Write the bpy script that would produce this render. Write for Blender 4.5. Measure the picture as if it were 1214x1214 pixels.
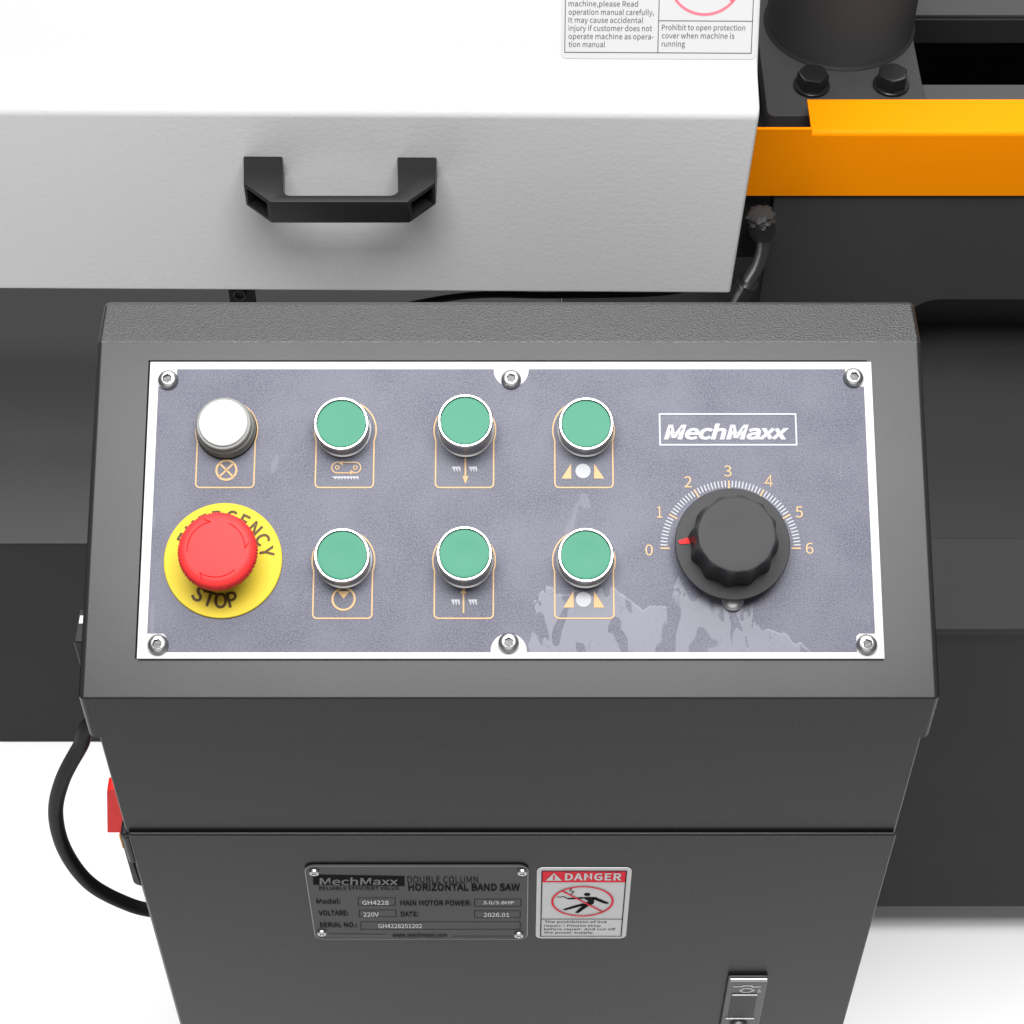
import bpy, bmesh, math, random
from mathutils import Matrix, Vector
from math import sin, cos, tan, radians, pi, atan2, sqrt

random.seed(7)
for o in list(bpy.data.objects):
    bpy.data.objects.remove(o, do_unlink=True)
scene = bpy.context.scene
col = scene.collection

# ------------------------------------------------------------------ camera
FPX, IMG = 2440.0, 1214.0            # focal length in pixels of the 1214 px photograph
PITCH = radians(50.5)                # looking down by this much
DIST = 2440.0 / 2240.0               # metres from lens to the centre of the control panel
PANEL_Z = 0.95
CAM = Vector((0, -DIST * cos(PITCH), PANEL_Z + DIST * sin(PITCH)))
FW = Vector((0, cos(PITCH), -sin(PITCH)))
UP = Vector((0, sin(PITCH), cos(PITCH)))
cam_data = bpy.data.cameras.new('camera')
cam = bpy.data.objects.new('camera', cam_data)
col.objects.link(cam)
cam.location = CAM
cam.rotation_euler = (pi / 2 - PITCH, 0, 0)
cam_data.sensor_width = 36
cam_data.lens = 36 * FPX / IMG
cam_data.clip_start = 0.02
cam_data.clip_end = 200
scene.camera = cam

# ------------------------------------------------------------------ world, lamps, exposure
world = bpy.data.worlds.new('World')
scene.world = world
world.use_nodes = True
bg = world.node_tree.nodes['Background']
bg.inputs[0].default_value = (1, 1, 1, 1)
bg.inputs[1].default_value = 0.10


def area(name, loc, target, sx, sy, power):
    d = bpy.data.lights.new(name, 'AREA')
    d.shape = 'RECTANGLE'
    d.size, d.size_y, d.energy = sx, sy, power
    o = bpy.data.objects.new(name, d)
    col.objects.link(o)
    o.location = loc
    o.rotation_euler = (Vector(target) - Vector(loc)).to_track_quat('-Z', 'Y').to_euler()
    return o


area('softbox_overhead', (0.0, 0.35, 3.4), (0, 0.35, 0.0), 3.4, 1.3, 92)
area('softbox_rear', (0.0, 2.1, 3.1), (0, 0.2, 0.8), 3.4, 1.2, 90)
area('softbox_top_front', (0.0, -0.24, 2.15), (0, -0.0, 0.95), 1.08, 0.46, 40)
area('softbox_front_fill', (0.0, -3.0, 2.1), (0, 0.4, 0.8), 3.4, 1.9, 32)
scene.view_settings.view_transform = 'Standard'
scene.view_settings.look = 'None'
scene.view_settings.exposure = 0
scene.view_settings.gamma = 1
scene.view_settings.use_curve_mapping = False
scene.render.engine = 'CYCLES'
scene.render.resolution_x = scene.render.resolution_y = 1024


# ------------------------------------------------------------------ geometry of the place
def ray(x, y):
    return FW * FPX + Vector((1, 0, 0)) * (x - IMG / 2) + UP * (IMG / 2 - y)


def on_plane(x, y, p, n):
    d = ray(x, y)
    return CAM + d * ((Vector(p) - CAM).dot(n) / d.dot(n))


def at_y(x, y, Y):
    return on_plane(x, y, (0, Y, 0), Vector((0, 1, 0)))


def at_z(x, y, Z):
    return on_plane(x, y, (0, 0, Z), Vector((0, 0, 1)))


class Frame:
    """a flat surface with its own two axes, used to lay things out on it"""
    def __init__(s, o, ex, ey):
        s.o, s.ex, s.ey = Vector(o), Vector(ex).normalized(), Vector(ey).normalized()
        s.ez = s.ex.cross(s.ey)
        s.m = Matrix((s.ex, s.ey, s.ez)).transposed().to_4x4()
        s.m.translation = s.o

    def px(s, x, y, h=0.0):
        q = on_plane(x, y, s.o + s.ez * h, s.ez) - s.o
        return Vector((q.dot(s.ex), q.dot(s.ey)))

    def at(s, u, v, h=0.0):
        return s.m @ Matrix.Translation((u, v, h))


TILT = radians(25.1)
PAN = Frame((0, 0, PANEL_Z), (1, 0, 0), (0, cos(TILT), sin(TILT)))
BOT = on_plane(604, 828, PAN.o, PAN.ez)      # lower fold of the console
TOP = on_plane(604, 405, PAN.o, PAN.ez)      # upper fold
FY = BOT.y                                   # front of the pedestal
FRO = Frame((0, FY, 0), (1, 0, 0), (0, 0, 1))
YAW = radians(0.5)
HY = 0.50
HOOD = Frame((0, HY, 0.80), (cos(YAW), -sin(YAW), 0), (0, 0, 1))

# ------------------------------------------------------------------ materials
MATS = {}


def rgb(c):
    return tuple(c) + (1,) if len(c) == 3 else c


def mat(name, color, rough=0.5, metal=0.0, spec=0.5, bump=0.0, bscale=400.0, var=0.0, vscale=8.0,
        rvar=0.0, coat=0.0, trans=0.0, sss=0.0, speck=0.0, speckc=(0.5, 0.5, 0.5), stretch=None):
    m = bpy.data.materials.new(name)
    m.use_nodes = True
    nt = m.node_tree
    b = nt.nodes['Principled BSDF']
    b.inputs['Base Color'].default_value = rgb(color)
    b.inputs['Roughness'].default_value = rough
    b.inputs['Metallic'].default_value = metal
    b.inputs['Specular IOR Level'].default_value = spec
    b.inputs['Coat Weight'].default_value = coat
    b.inputs['Transmission Weight'].default_value = trans
    if sss:
        b.inputs['Subsurface Weight'].default_value = sss
        b.inputs['Subsurface Radius'].default_value = (0.004, 0.004, 0.004)
    tc = nt.nodes.new('ShaderNodeTexCoord')
    mp = nt.nodes.new('ShaderNodeMapping')
    if stretch:
        mp.inputs['Scale'].default_value = stretch
    nt.links.new(tc.outputs['Object'], mp.inputs[0])

    def noise(scale, detail=3.0):
        n = nt.nodes.new('ShaderNodeTexNoise')
        n.inputs['Scale'].default_value = scale
        n.inputs['Detail'].default_value = detail
        nt.links.new(mp.outputs[0], n.inputs['Vector'])
        return n
    if bump:
        n = noise(bscale, 2.0)
        bp = nt.nodes.new('ShaderNodeBump')
        bp.inputs['Strength'].default_value = bump
        bp.inputs['Distance'].default_value = 0.001
        nt.links.new(n.outputs[0], bp.inputs['Height'])
        nt.links.new(bp.outputs[0], b.inputs['Normal'])
    last = None
    if var:
        n = noise(vscale, 5.0)
        mx = nt.nodes.new('ShaderNodeMix')
        mx.data_type = 'RGBA'
        mx.inputs[6].default_value = rgb([max(0, c * (1 - var)) for c in color])
        mx.inputs[7].default_value = rgb([min(1, c * (1 + var)) for c in color])
        nt.links.new(n.outputs[0], mx.inputs[0])
        last = mx.outputs[2]
    if speck:
        n = noise(700.0, 1.0)
        n2 = noise(60.0, 2.0)
        mu = nt.nodes.new('ShaderNodeMath')
        mu.operation = 'MULTIPLY'
        nt.links.new(n.outputs[0], mu.inputs[0])
        nt.links.new(n2.outputs[0], mu.inputs[1])
        rp = nt.nodes.new('ShaderNodeMapRange')
        rp.inputs[1].default_value, rp.inputs[2].default_value = 0.47, 0.52
        rp.inputs[4].default_value = speck
        nt.links.new(mu.outputs[0], rp.inputs[0])
        mx = nt.nodes.new('ShaderNodeMix')
        mx.data_type = 'RGBA'
        nt.links.new(rp.outputs[0], mx.inputs[0])
        if last:
            nt.links.new(last, mx.inputs[6])
        else:
            mx.inputs[6].default_value = rgb(color)
        mx.inputs[7].default_value = rgb(speckc)
        last = mx.outputs[2]
    if last:
        nt.links.new(last, b.inputs['Base Color'])
    if rvar:
        n = noise(vscale * 2.3, 4.0)
        rp = nt.nodes.new('ShaderNodeMapRange')
        rp.inputs[3].default_value, rp.inputs[4].default_value = max(0, rough - rvar), rough + rvar
        nt.links.new(n.outputs[0], rp.inputs[0])
        nt.links.new(rp.outputs[0], b.inputs['Roughness'])
    MATS[name] = m
    return m


mat('paint_tray', (0.075, 0.075, 0.076), 0.5, spec=0.08, bump=0.10, bscale=300, var=0.08, vscale=6)
mat('paint_tray_dark', (0.034, 0.034, 0.0345), 0.6, spec=0.03, bump=0.10, bscale=300, var=0.10, vscale=5)
mat('paint_wall', (0.046, 0.046, 0.0465), 0.5, spec=0.10, bump=0.10, bscale=300, var=0.10, vscale=6)
mat('paint_grey', (0.0115, 0.0115, 0.0117), 0.27, spec=0.145, bump=0.02, bscale=420, var=0.10, vscale=9, rvar=0.025)
mat('paint_grey_rough', (0.014, 0.014, 0.0143), 0.38, spec=0.50, bump=0.6, bscale=1000, var=0.08, vscale=12)
mat('paint_dark', (0.022, 0.022, 0.0224), 0.5, spec=0.10, bump=0.10, bscale=300, var=0.10, vscale=5, rvar=0.04)
mat('paint_black', (0.02, 0.02, 0.02), 0.55, spec=0.15, bump=0.1, bscale=300, var=0.15, vscale=9)
mat('paint_white', (0.452, 0.452, 0.452), 0.42, spec=0.15, bump=0.22, bscale=260, var=0.015, vscale=6)
mat('paint_yellow', (0.82, 0.238, 0.001), 0.45, spec=0.04, bump=0.10, bscale=260, var=0.03, vscale=10)
mat('steel_ground', (0.055, 0.055, 0.055), 0.5, metal=0.0, spec=0.12, var=0.12, vscale=20, stretch=(0.1, 3, 3))
mat('steel_dark', (0.55, 0.55, 0.55), 0.27, metal=0.9, var=0.2, vscale=60, rvar=0.08)
mat('steel_blued', (0.16, 0.16, 0.165), 0.28, metal=0.9, var=0.2, vscale=60)
mat('bolt_black', (0.02, 0.02, 0.02), 0.32, metal=0.5, var=0.3, vscale=120, bump=0.2, bscale=500)
mat('chrome', (0.44, 0.44, 0.445), 0.38, metal=1.0)
mat('screw_steel', (0.36, 0.36, 0.36), 0.36, metal=1.0, var=0.1, vscale=200)
mat('aluminium', (0.335, 0.335, 0.332), 0.55, metal=0.0, spec=0.08, var=0.04, vscale=30, bump=0.06, bscale=900)
mat('plastic_black', (0.011, 0.011, 0.0115), 0.36, spec=0.16, var=0.08, vscale=40, bump=0.05, bscale=900)
mat('plastic_knob', (0.022, 0.022, 0.023), 0.36, spec=0.055, var=0.1, vscale=40, bump=0.04, bscale=700)
mat('plastic_green', (0.022, 0.125, 0.077), 0.42, spec=0.12, sss=0.0, var=0.03, vscale=60)
mat('plastic_red', (0.50, 0.022, 0.022), 0.5, spec=0.12, var=0.03, vscale=70)
mat('handle_red', (0.80, 0.016, 0.012), 0.45, spec=0.15)
mat('latch_metal', (0.085, 0.085, 0.085), 0.38, spec=0.2)
mat('red_engraved', (0.30, 0.006, 0.006), 0.8, spec=0.0)
mat('plastic_yellow', (0.38, 0.285, 0.022), 0.5, spec=0.08, var=0.03, vscale=60)
mat('plastic_orange', (0.75, 0.30, 0.01), 0.5, spec=0.1)
mat('gap_black', (0.004, 0.004, 0.004), 0.9, spec=0.0)  # near-black in place of shade, for the faceplate edge and the bed slot
mat('plastic_white', (0.55, 0.55, 0.56), 0.45, spec=0.1)
mat('lens_rim', (0.14, 0.14, 0.133), 0.4, spec=0.1, var=0.06, vscale=80)
mat('rubber', (0.006, 0.006, 0.006), 0.5, spec=0.12, var=0.1, vscale=60)
mat('print_cream', (0.33, 0.215, 0.105), 0.5, spec=0.15)
mat('print_white', (0.26, 0.26, 0.28), 0.5, spec=0.15)
mat('print_brown', (0.05, 0.027, 0.006), 0.5, spec=0.12)
mat('print_black', (0.006, 0.006, 0.006), 0.6, spec=0.02)
mat('print_soft_black', (0.07, 0.07, 0.07), 0.5, spec=0.1)
mat('print_pink', (0.80, 0.10, 0.14), 0.5)
mat('print_red', (0.60, 0.012, 0.03), 0.5, spec=0.08)
mat('decal_white', (0.40, 0.40, 0.40), 0.45, spec=0.12, var=0.02, vscale=20)
mat('sign_white', (0.50, 0.50, 0.50), 0.5, spec=0.06, var=0.04, vscale=40)
mat('plate_metal', (0.045, 0.045, 0.045), 0.38, spec=0.12, metal=0.0, var=0.10, vscale=40, bump=0.05, bscale=300)
mat('plate_light', (0.50, 0.50, 0.50), 0.4)
mat('rim_highlight', (0.20, 0.20, 0.20), 0.4, spec=0.2)  # pale grey for the highlight drawn round the nameplate
mat('plate_mid', (0.07, 0.07, 0.07), 0.5)
mat('pointer_red', (0.42, 0.012, 0.014), 0.5, spec=0.08, var=0.2, vscale=300)
mat('floor_white', (0.90, 0.90, 0.90), 0.6, var=0.01, vscale=2)


def panel_film_material():
    """dark grained overlay under a clear film; where the film has wetted on, it reads smooth and paler"""
    m = bpy.data.materials.new('panel_film')
    m.use_nodes = True
    nt = m.node_tree
    N, L = nt.nodes, nt.links
    b = N['Principled BSDF']
    b.inputs['Roughness'].default_value = 0.42
    b.inputs['Specular IOR Level'].default_value = 0.2
    tc = N.new('ShaderNodeTexCoord')
    obj = tc.outputs['Object']

    def noise(scale, detail=2.0, vec=None, dist=0.0):
        n = N.new('ShaderNodeTexNoise')
        n.inputs['Scale'].default_value = scale
        n.inputs['Detail'].default_value = detail
        n.inputs['Distortion'].default_value = dist
        L.new(vec or obj, n.inputs['Vector'])
        return n.outputs[0]

    def math(op, a, c, d=None):
        n = N.new('ShaderNodeMath')
        n.operation = op
        for i, v in enumerate([a, c, d]):
            if v is None:
                continue
            if isinstance(v, (int, float)):
                n.inputs[i].default_value = v
            else:
                L.new(v, n.inputs[i])
        return n.outputs[0]

    def rng(v, a, c, d=0.0, e=1.0):
        n = N.new('ShaderNodeMapRange')
        n.inputs[1].default_value, n.inputs[2].default_value = a, c
        n.inputs[3].default_value, n.inputs[4].default_value = d, e
        L.new(v, n.inputs[0])
        return n.outputs[0]

    def mixc(f, a, c):
        n = N.new('ShaderNodeMix')
        n.data_type = 'RGBA'
        for i, v in ((0, f), (6, a), (7, c)):
            if isinstance(v, (int, float)):
                n.inputs[i].default_value = v
            elif isinstance(v, tuple):
                n.inputs[i].default_value = rgb(v)
            else:
                L.new(v, n.inputs[i])
        return n.outputs[2]

    sep = N.new('ShaderNodeSeparateXYZ')
    L.new(obj, sep.inputs[0])
    u, v = sep.outputs[0], sep.outputs[1]
    grain = noise(1500, 2.0)
    blot = noise(26, 4.0)
    fine = rng(grain, 0.36, 0.66)
    big = rng(blot, 0.35, 0.65)
    base = mixc(fine, (0.018, 0.018, 0.037), (0.078, 0.078, 0.099))
    base = mixc(math('MULTIPLY', big, 0.42), base, (0.085, 0.085, 0.108))
    # outline of the wetted patch: height of its upper edge along the panel
    stops = [(630, 778), (636, 714), (650, 701), (700, 706), (728, 701), (748, 714), (768, 730), (792, 722),
             (806, 700), (813, 662), (833, 690), (862, 712), (893, 708), (905, 742), (896, 760), (868, 779)]
    stops = sorted(stops, key=lambda s: s[0])
    pts = []
    for (x, y) in stops:
        q = PAN.px(x, y)
        pts.append(((q.x + 0.2) / 0.4, (q.y + 0.1) / 0.1))
    fc = N.new('ShaderNodeFloatCurve')
    cu = fc.mapping.curves[0]
    p_list = [(0.0, 0.0)] + sorted(pts) + [(1.0, 0.0)]
    for i, p in enumerate(p_list):
        p = (min(1, max(0, p[0])), min(1, max(0, p[1])))
        if i == 0:
            cu.points[0].location = p
        elif i == len(p_list) - 1:
            cu.points[-1].location = p
        else:
            cu.points.new(*p)
    for p_ in cu.points:
        p_.handle_type = 'VECTOR'
    fc.mapping.update()
    mp = N.new('ShaderNodeMapping')
    mp.inputs['Scale'].default_value = (1.0, 0.42, 1)
    L.new(obj, mp.inputs[0])
    wob = noise(170, 2.0, mp.outputs[0], 0.6)
    un = math('MULTIPLY_ADD', u, 2.5, 0.5)
    un = math('ADD', un, math('MULTIPLY', math('SUBTRACT', wob, 0.5), 0.05))
    L.new(un, fc.inputs[1])
    vtop = math('MULTIPLY_ADD', fc.outputs[0], 0.1, -0.1)
    dv = math('SUBTRACT', vtop, v)
    dv = math('ADD', dv, math('MULTIPLY', math('SUBTRACT', wob, 0.5), 0.022))
    patch = rng(dv, 0.0, 0.0007)
    holes = rng(noise(95, 1.0, mp.outputs[0], 0.4), 0.585, 0.60, 1.0, 0.0)
    patch = math('MULTIPLY', patch, holes)
    wr = noise(230, 2.0, mp.outputs[0], 1.2)
    crease = rng(math('ABSOLUTE', math('SUBTRACT', wr, 0.5), 0.0), 0.0, 0.018, 1.0, 0.0)
    crease = math('MULTIPLY', crease, rng(noise(70, 1.0), 0.5, 0.6))
    # small wetted smears round the screws and buttons
    sm = rng(noise(48, 2.0, mp.outputs[0], 0.8), 0.70, 0.715, 0.0, 0.5)
    patch = math('MAXIMUM', patch, sm)
    colr = mixc(math('MULTIPLY', patch, 0.88), base, (0.092, 0.092, 0.113))
    colr = mixc(math('MULTIPLY', math('MULTIPLY', crease, patch), 0.55), colr, (0.03, 0.03, 0.05))
    rim = rng(math('ABSOLUTE', math('SUBTRACT', dv, 0.0004), 0.0), 0.0, 0.0009, 0.55, 0.0)
    colr = mixc(rim, colr, (0.15, 0.15, 0.175))
    L.new(colr, b.inputs['Base Color'])
    hgt = math('ADD', math('MULTIPLY', patch, math('MULTIPLY', wr, 0.5)), math('MULTIPLY', math('SUBTRACT', 1.0, patch), math('MULTIPLY', grain, 0.35)))
    bp = N.new('ShaderNodeBump')
    bp.inputs['Strength'].default_value = 0.25
    bp.inputs['Distance'].default_value = 0.0006
    L.new(hgt, bp.inputs['Height'])
    L.new(bp.outputs[0], b.inputs['Normal'])
    L.new(rng(patch, 0, 1, 0.46, 0.42), b.inputs['Roughness'])
    MATS['panel_film'] = m


panel_film_material()

# ------------------------------------------------------------------ object helpers
WORLD = {}


def thing(name, label, cat, loc, group=None):
    o = bpy.data.objects.new(name, None)
    col.objects.link(o)
    o.empty_display_size = 0.05
    o.location = loc
    o['label'], o['category'] = label, cat
    if group:
        o['group'] = group
    WORLD[o] = Matrix.Translation(Vector(loc))
    return o


def link(name, me, material, parent=None, m=None, bevel=0.0, seg=3, smooth=35, label=None):
    o = bpy.data.objects.new(name, me)
    col.objects.link(o)
    if material:
        me.materials.clear()
        me.materials.append(MATS[material])
    m = m or Matrix.Identity(4)
    WORLD[o] = m.copy()
    if parent:
        o.parent = parent
        o.matrix_basis = WORLD[parent].inverted() @ m
    else:
        o.matrix_basis = m
    if bevel:
        b = o.modifiers.new('bevel', 'BEVEL')
        b.width, b.segments, b.limit_method, b.angle_limit = bevel, seg, 'ANGLE', radians(28)
        b.harden_normals = False
    if smooth:
        w = o.modifiers.new('weighted', 'WEIGHTED_NORMAL')
        w.keep_sharp = True
        for p in me.polygons:
            p.use_smooth = True
        me.set_sharp_from_angle(angle=radians(smooth))
    if label:
        o['label'] = label
    return o


def mesh(verts, faces, name='m'):
    me = bpy.data.meshes.new(name)
    me.from_pydata([tuple(v) for v in verts], [], faces)
    me.validate()
    bm = bmesh.new()
    bm.from_mesh(me)
    bmesh.ops.recalc_face_normals(bm, faces=bm.faces)
    bm.to_mesh(me)
    bm.free()
    return me


def box(x0, x1, y0, y1, z0, z1):
    v = [(x, y, z) for x in (x0, x1) for y in (y0, y1) for z in (z0, z1)]
    f = [(0, 1, 3, 2), (4, 6, 7, 5), (0, 4, 5, 1), (2, 3, 7, 6), (0, 2, 6, 4), (1, 5, 7, 3)]
    return mesh(v, f)


def prism(poly, h0, h1):
    """2-D outline raised between two heights"""
    n = len(poly)
    v = [(p[0], p[1], h0) for p in poly] + [(p[0], p[1], h1) for p in poly]
    f = [tuple(range(n))[::-1], tuple(range(n, 2 * n))] + [(i, (i + 1) % n, n + (i + 1) % n, n + i) for i in range(n)]
    return mesh(v, f)


def extrude_x(prof, x0, x1, taper=None):
    """Y-Z outline drawn out along X; taper(y, z) may move the right end"""
    n = len(prof)
    v = [(x0, p[0], p[1]) for p in prof] + [((taper(*p) if taper else x1), p[0], p[1]) for p in prof]
    f = [tuple(range(n)), tuple(range(n, 2 * n))[::-1]] + [(i, n + i, n + (i + 1) % n, (i + 1) % n) for i in range(n)]
    return mesh(v, f)


def inset(prof, d):
    """outline shrunk by d"""
    n = len(prof)
    area2 = sum(prof[i][0] * prof[(i + 1) % n][1] - prof[(i + 1) % n][0] * prof[i][1] for i in range(n))
    sg = 1 if area2 > 0 else -1
    out = []
    for i in range(n):
        p, a, b = Vector(prof[i]), Vector(prof[i - 1]), Vector(prof[(i + 1) % n])
        n1, n2 = (p - a).normalized(), (b - p).normalized()
        n1, n2 = Vector((-n1.y, n1.x)) * sg, Vector((-n2.y, n2.x)) * sg
        m = (n1 + n2).normalized()
        out.append(tuple(p + m * (d / max(0.5, m.dot(n1)))))
    return out


def rounded_bar(prof, x0, x1, r, seg=5):
    """Y-Z outline drawn out along X with rounded end edges"""
    # first station lies on the end face (shrunk by r), the last one is full size
    st = [(x0 + r - r * cos(pi / 2 * k / seg), r - r * sin(pi / 2 * k / seg)) for k in range(seg + 1)]
    st += [(x1 - (x - x0), d) for (x, d) in reversed(st)]
    n = len(prof)
    v, f = [], []
    for (x, d) in st:
        v += [(x, p[0], p[1]) for p in (inset(prof, d) if d > 1e-6 else prof)]
    for s_ in range(len(st) - 1):
        f += [(s_ * n + i, (s_ + 1) * n + i, (s_ + 1) * n + (i + 1) % n, s_ * n + (i + 1) % n) for i in range(n)]
    f += [tuple(range(n)), tuple(range((len(st) - 1) * n, len(st) * n))[::-1]]
    return mesh(v, f)


def fillet(prof, radii, seg=6):
    """round the corners of a closed outline"""
    out = []
    n = len(prof)
    for i in range(n):
        p = Vector(prof[i])
        r = radii[i]
        if r <= 0:
            out.append(tuple(p))
            continue
        a = (Vector(prof[i - 1]) - p).normalized()
        b = (Vector(prof[(i + 1) % n]) - p).normalized()
        ang = a.angle(b)
        t = r / tan(ang / 2)
        c = p + (a + b).normalized() * (r / sin(ang / 2))
        s, e = p + a * t - c, p + b * t - c
        a0 = atan2(s.y, s.x)
        da = atan2(e.y, e.x) - a0
        while da > pi:
            da -= 2 * pi
        while da < -pi:
            da += 2 * pi
        for k in range(seg + 1):
            w = a0 + da * k / seg
            out.append((c.x + r * cos(w), c.y + r * sin(w)))
    return out


def lathe(prof, seg=64, rf=None):
    """profile of (radius, height) turned about the local Z axis"""
    v, f = [], []
    for j, (r, h) in enumerate(prof):
        for i in range(seg):
            a = 2 * pi * i / seg
            rr = r * (rf(a, j) if rf else 1.0)
            v.append((rr * cos(a), rr * sin(a), h))
    for j in range(len(prof) - 1):
        for i in range(seg):
            k = (i + 1) % seg
            f.append((j * seg + i, j * seg + k, (j + 1) * seg + k, (j + 1) * seg + i))
    f.append(tuple(range(seg))[::-1])
    m = len(prof) - 1
    f.append(tuple(range(m * seg, m * seg + seg)))
    return mesh(v, f)


def tube(pts, radii, seg=16, sub=8):
    """smooth round bar through points"""
    P = [Vector(p) for p in pts]
    R = radii if isinstance(radii, (list, tuple)) else [radii] * len(P)
    path, rad = [], []
    for i in range(len(P) - 1):
        p0, p1, p2, p3 = P[max(0, i - 1)], P[i], P[i + 1], P[min(len(P) - 1, i + 2)]
        for k in range(sub):
            t = k / sub
            path.append(0.5 * ((2 * p1) + (p2 - p0) * t + (2 * p0 - 5 * p1 + 4 * p2 - p3) * t * t + (-p0 + 3 * p1 - 3 * p2 + p3) * t ** 3))
            rad.append(R[i] * (1 - t) + R[i + 1] * t)
    path.append(P[-1])
    rad.append(R[-1])
    v, f = [], []
    n = None
    for i, p in enumerate(path):
        t = (path[min(i + 1, len(path) - 1)] - path[max(i - 1, 0)]).normalized()
        if n is None:
            n = t.orthogonal().normalized()
        n = (n - t * n.dot(t)).normalized()
        b = t.cross(n)
        for k in range(seg):
            a = 2 * pi * k / seg
            v.append(p + (n * cos(a) + b * sin(a)) * rad[i])
    for i in range(len(path) - 1):
        for k in range(seg):
            q = (k + 1) % seg
            f.append((i * seg + k, i * seg + q, (i + 1) * seg + q, (i + 1) * seg + k))
    f.append(tuple(range(seg))[::-1])
    f.append(tuple(range((len(path) - 1) * seg, len(path) * seg)))
    return mesh(v, f)


class Print:
    """flat ink: strokes and filled shapes on one surface"""
    def __init__(s):
        s.v, s.f = [], []

    def poly(s, pts):
        k = len(s.v)
        s.v += [(p[0], p[1], 0) for p in pts]
        a = sum(pts[i][0] * pts[(i + 1) % len(pts)][1] - pts[(i + 1) % len(pts)][0] * pts[i][1] for i in range(len(pts)))
        idx = list(range(k, k + len(pts)))
        s.f.append(tuple(idx if a > 0 else idx[::-1]))

    def stroke(s, pts, w, closed=False):
        P = [Vector((p[0], p[1])) for p in pts]
        n = len(P)
        L_, R_ = [], []
        for i in range(n):
            a = P[i - 1] if (i > 0 or closed) else None
            b = P[(i + 1) % n] if (i < n - 1 or closed) else None
            d1 = (P[i] - a).normalized() if a is not None else None
            d2 = (b - P[i]).normalized() if b is not None else None
            d1, d2 = d1 or d2, d2 or d1
            t = (d1 + d2)
            t = t.normalized() if t.length > 1e-6 else d1
            nn = Vector((-t.y, t.x))
            k = max(0.4, nn.dot(Vector((-d1.y, d1.x))))
            L_.append(P[i] + nn * (w / 2 / k))
            R_.append(P[i] - nn * (w / 2 / k))
        for i in range(n if closed else n - 1):
            j = (i + 1) % n
            s.poly([R_[i], R_[j], L_[j], L_[i]])

    def arc(s, c, r, w, a0=0.0, a1=2 * pi, n=48):
        full = abs(a1 - a0) > 2 * pi - 1e-3
        pts = [(c[0] + r * cos(a0 + (a1 - a0) * i / n), c[1] + r * sin(a0 + (a1 - a0) * i / n)) for i in range(n if full else n + 1)]
        s.stroke(pts, w, full)

    def disc(s, c, r, n=40):
        s.poly([(c[0] + r * cos(2 * pi * i / n), c[1] + r * sin(2 * pi * i / n)) for i in range(n)])

    def build(s, name, material, parent, m):
        me = bpy.data.meshes.new(name)
        me.from_pydata(s.v, [], s.f)
        return link(name, me, material, parent, m, smooth=0)


def load_sans():
    try:
        import os
        return bpy.data.fonts.load(os.path.join(bpy.utils.system_resource('DATAFILES'), 'fonts', 'Noto Sans CJK Regular.woff2'))
    except Exception:
        return None          # the built-in typeface


SANS = load_sans()


def raw_text(txt, bold, shear, spacing):
    cu = bpy.data.curves.new('t', 'FONT')
    cu.body = txt
    if SANS:
        cu.font = SANS
    cu.size = 1.0
    cu.offset = bold
    cu.shear = shear
    cu.space_character = spacing
    cu.resolution_u = 3
    cu.fill_mode = 'FRONT'
    o = bpy.data.objects.new('t', cu)
    col.objects.link(o)
    bpy.context.view_layer.update()
    me = bpy.data.meshes.new_from_object(o.evaluated_get(bpy.context.evaluated_depsgraph_get()))
    bpy.data.objects.remove(o, do_unlink=True)
    bpy.data.curves.remove(cu)
    return me


CAP1 = max(v.co.y for v in raw_text('H', 0, 0, 1).vertices)


def text_mesh(txt, bold=0.0, shear=0.0, spacing=1.0):
    """letters as a flat mesh with capitals 0.72 high, whatever the typeface"""
    k = 0.72 / CAP1
    me = raw_text(txt, bold / k, shear, spacing)
    for v in me.vertices:
        v.co *= k
    return me


def text_fit(name, txt, fr, box_px, material, parent, h, bold=0.0, shear=0.0, spacing=1.0, h_plane=None):
    """lettering filling the rectangle that these photo pixels mark on the surface"""
    x0, y0, x1, y1 = box_px
    hp = h if h_plane is None else h_plane
    ym = (y0 + y1) / 2
    a, b = fr.px(x0, ym, hp), fr.px(x1, ym, hp)
    t, d = fr.px((x0 + x1) / 2, y0, hp), fr.px((x0 + x1) / 2, y1, hp)
    me = text_mesh(txt, bold, shear, spacing)
    xs = [v.co.x for v in me.vertices]
    ys = [v.co.y for v in me.vertices]
    sx = (b.x - a.x) / (max(xs) - min(xs))
    sy = (t.y - d.y) / (max(ys) - min(ys))
    for v in me.vertices:
        v.co.x = (v.co.x - min(xs)) * sx
        v.co.y = (v.co.y - min(ys)) * sy
    dy = (b.y - a.y)
    m = fr.at(a.x, d.y, h) @ Matrix.Rotation(atan2(dy, b.x - a.x), 4, 'Z')
    return link(name, me, material, parent, m, smooth=0)


CAPH = None


def text_line(name, txt, fr, x0, x1, base, size_px, material, parent, h, bold=0.0):
    """one line from x0 to x1 on a base line, letter size in photo pixels"""
    global CAPH
    if CAPH is None:
        mh = text_mesh('H')
        CAPH = max(v.co.y for v in mh.vertices)
    me = text_mesh(txt, bold)
    a, b = fr.px(x0, base, h), fr.px(x1, base, h)
    up = fr.px(x0, base - size_px, h)
    xs = [v.co.x for v in me.vertices]
    sx = (b.x - a.x) / (max(xs) - min(xs))
    sy = (up.y - a.y) / CAPH
    x_min = min(xs)
    for v in me.vertices:
        v.co.x = (v.co.x - x_min) * sx
        v.co.y *= sy
    return link(name, me, material, parent, fr.at(a.x, a.y, h), smooth=0)


def zp(zx, zy, ox, oy, s):
    return (ox + zx / s, oy + zy / s)


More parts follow.
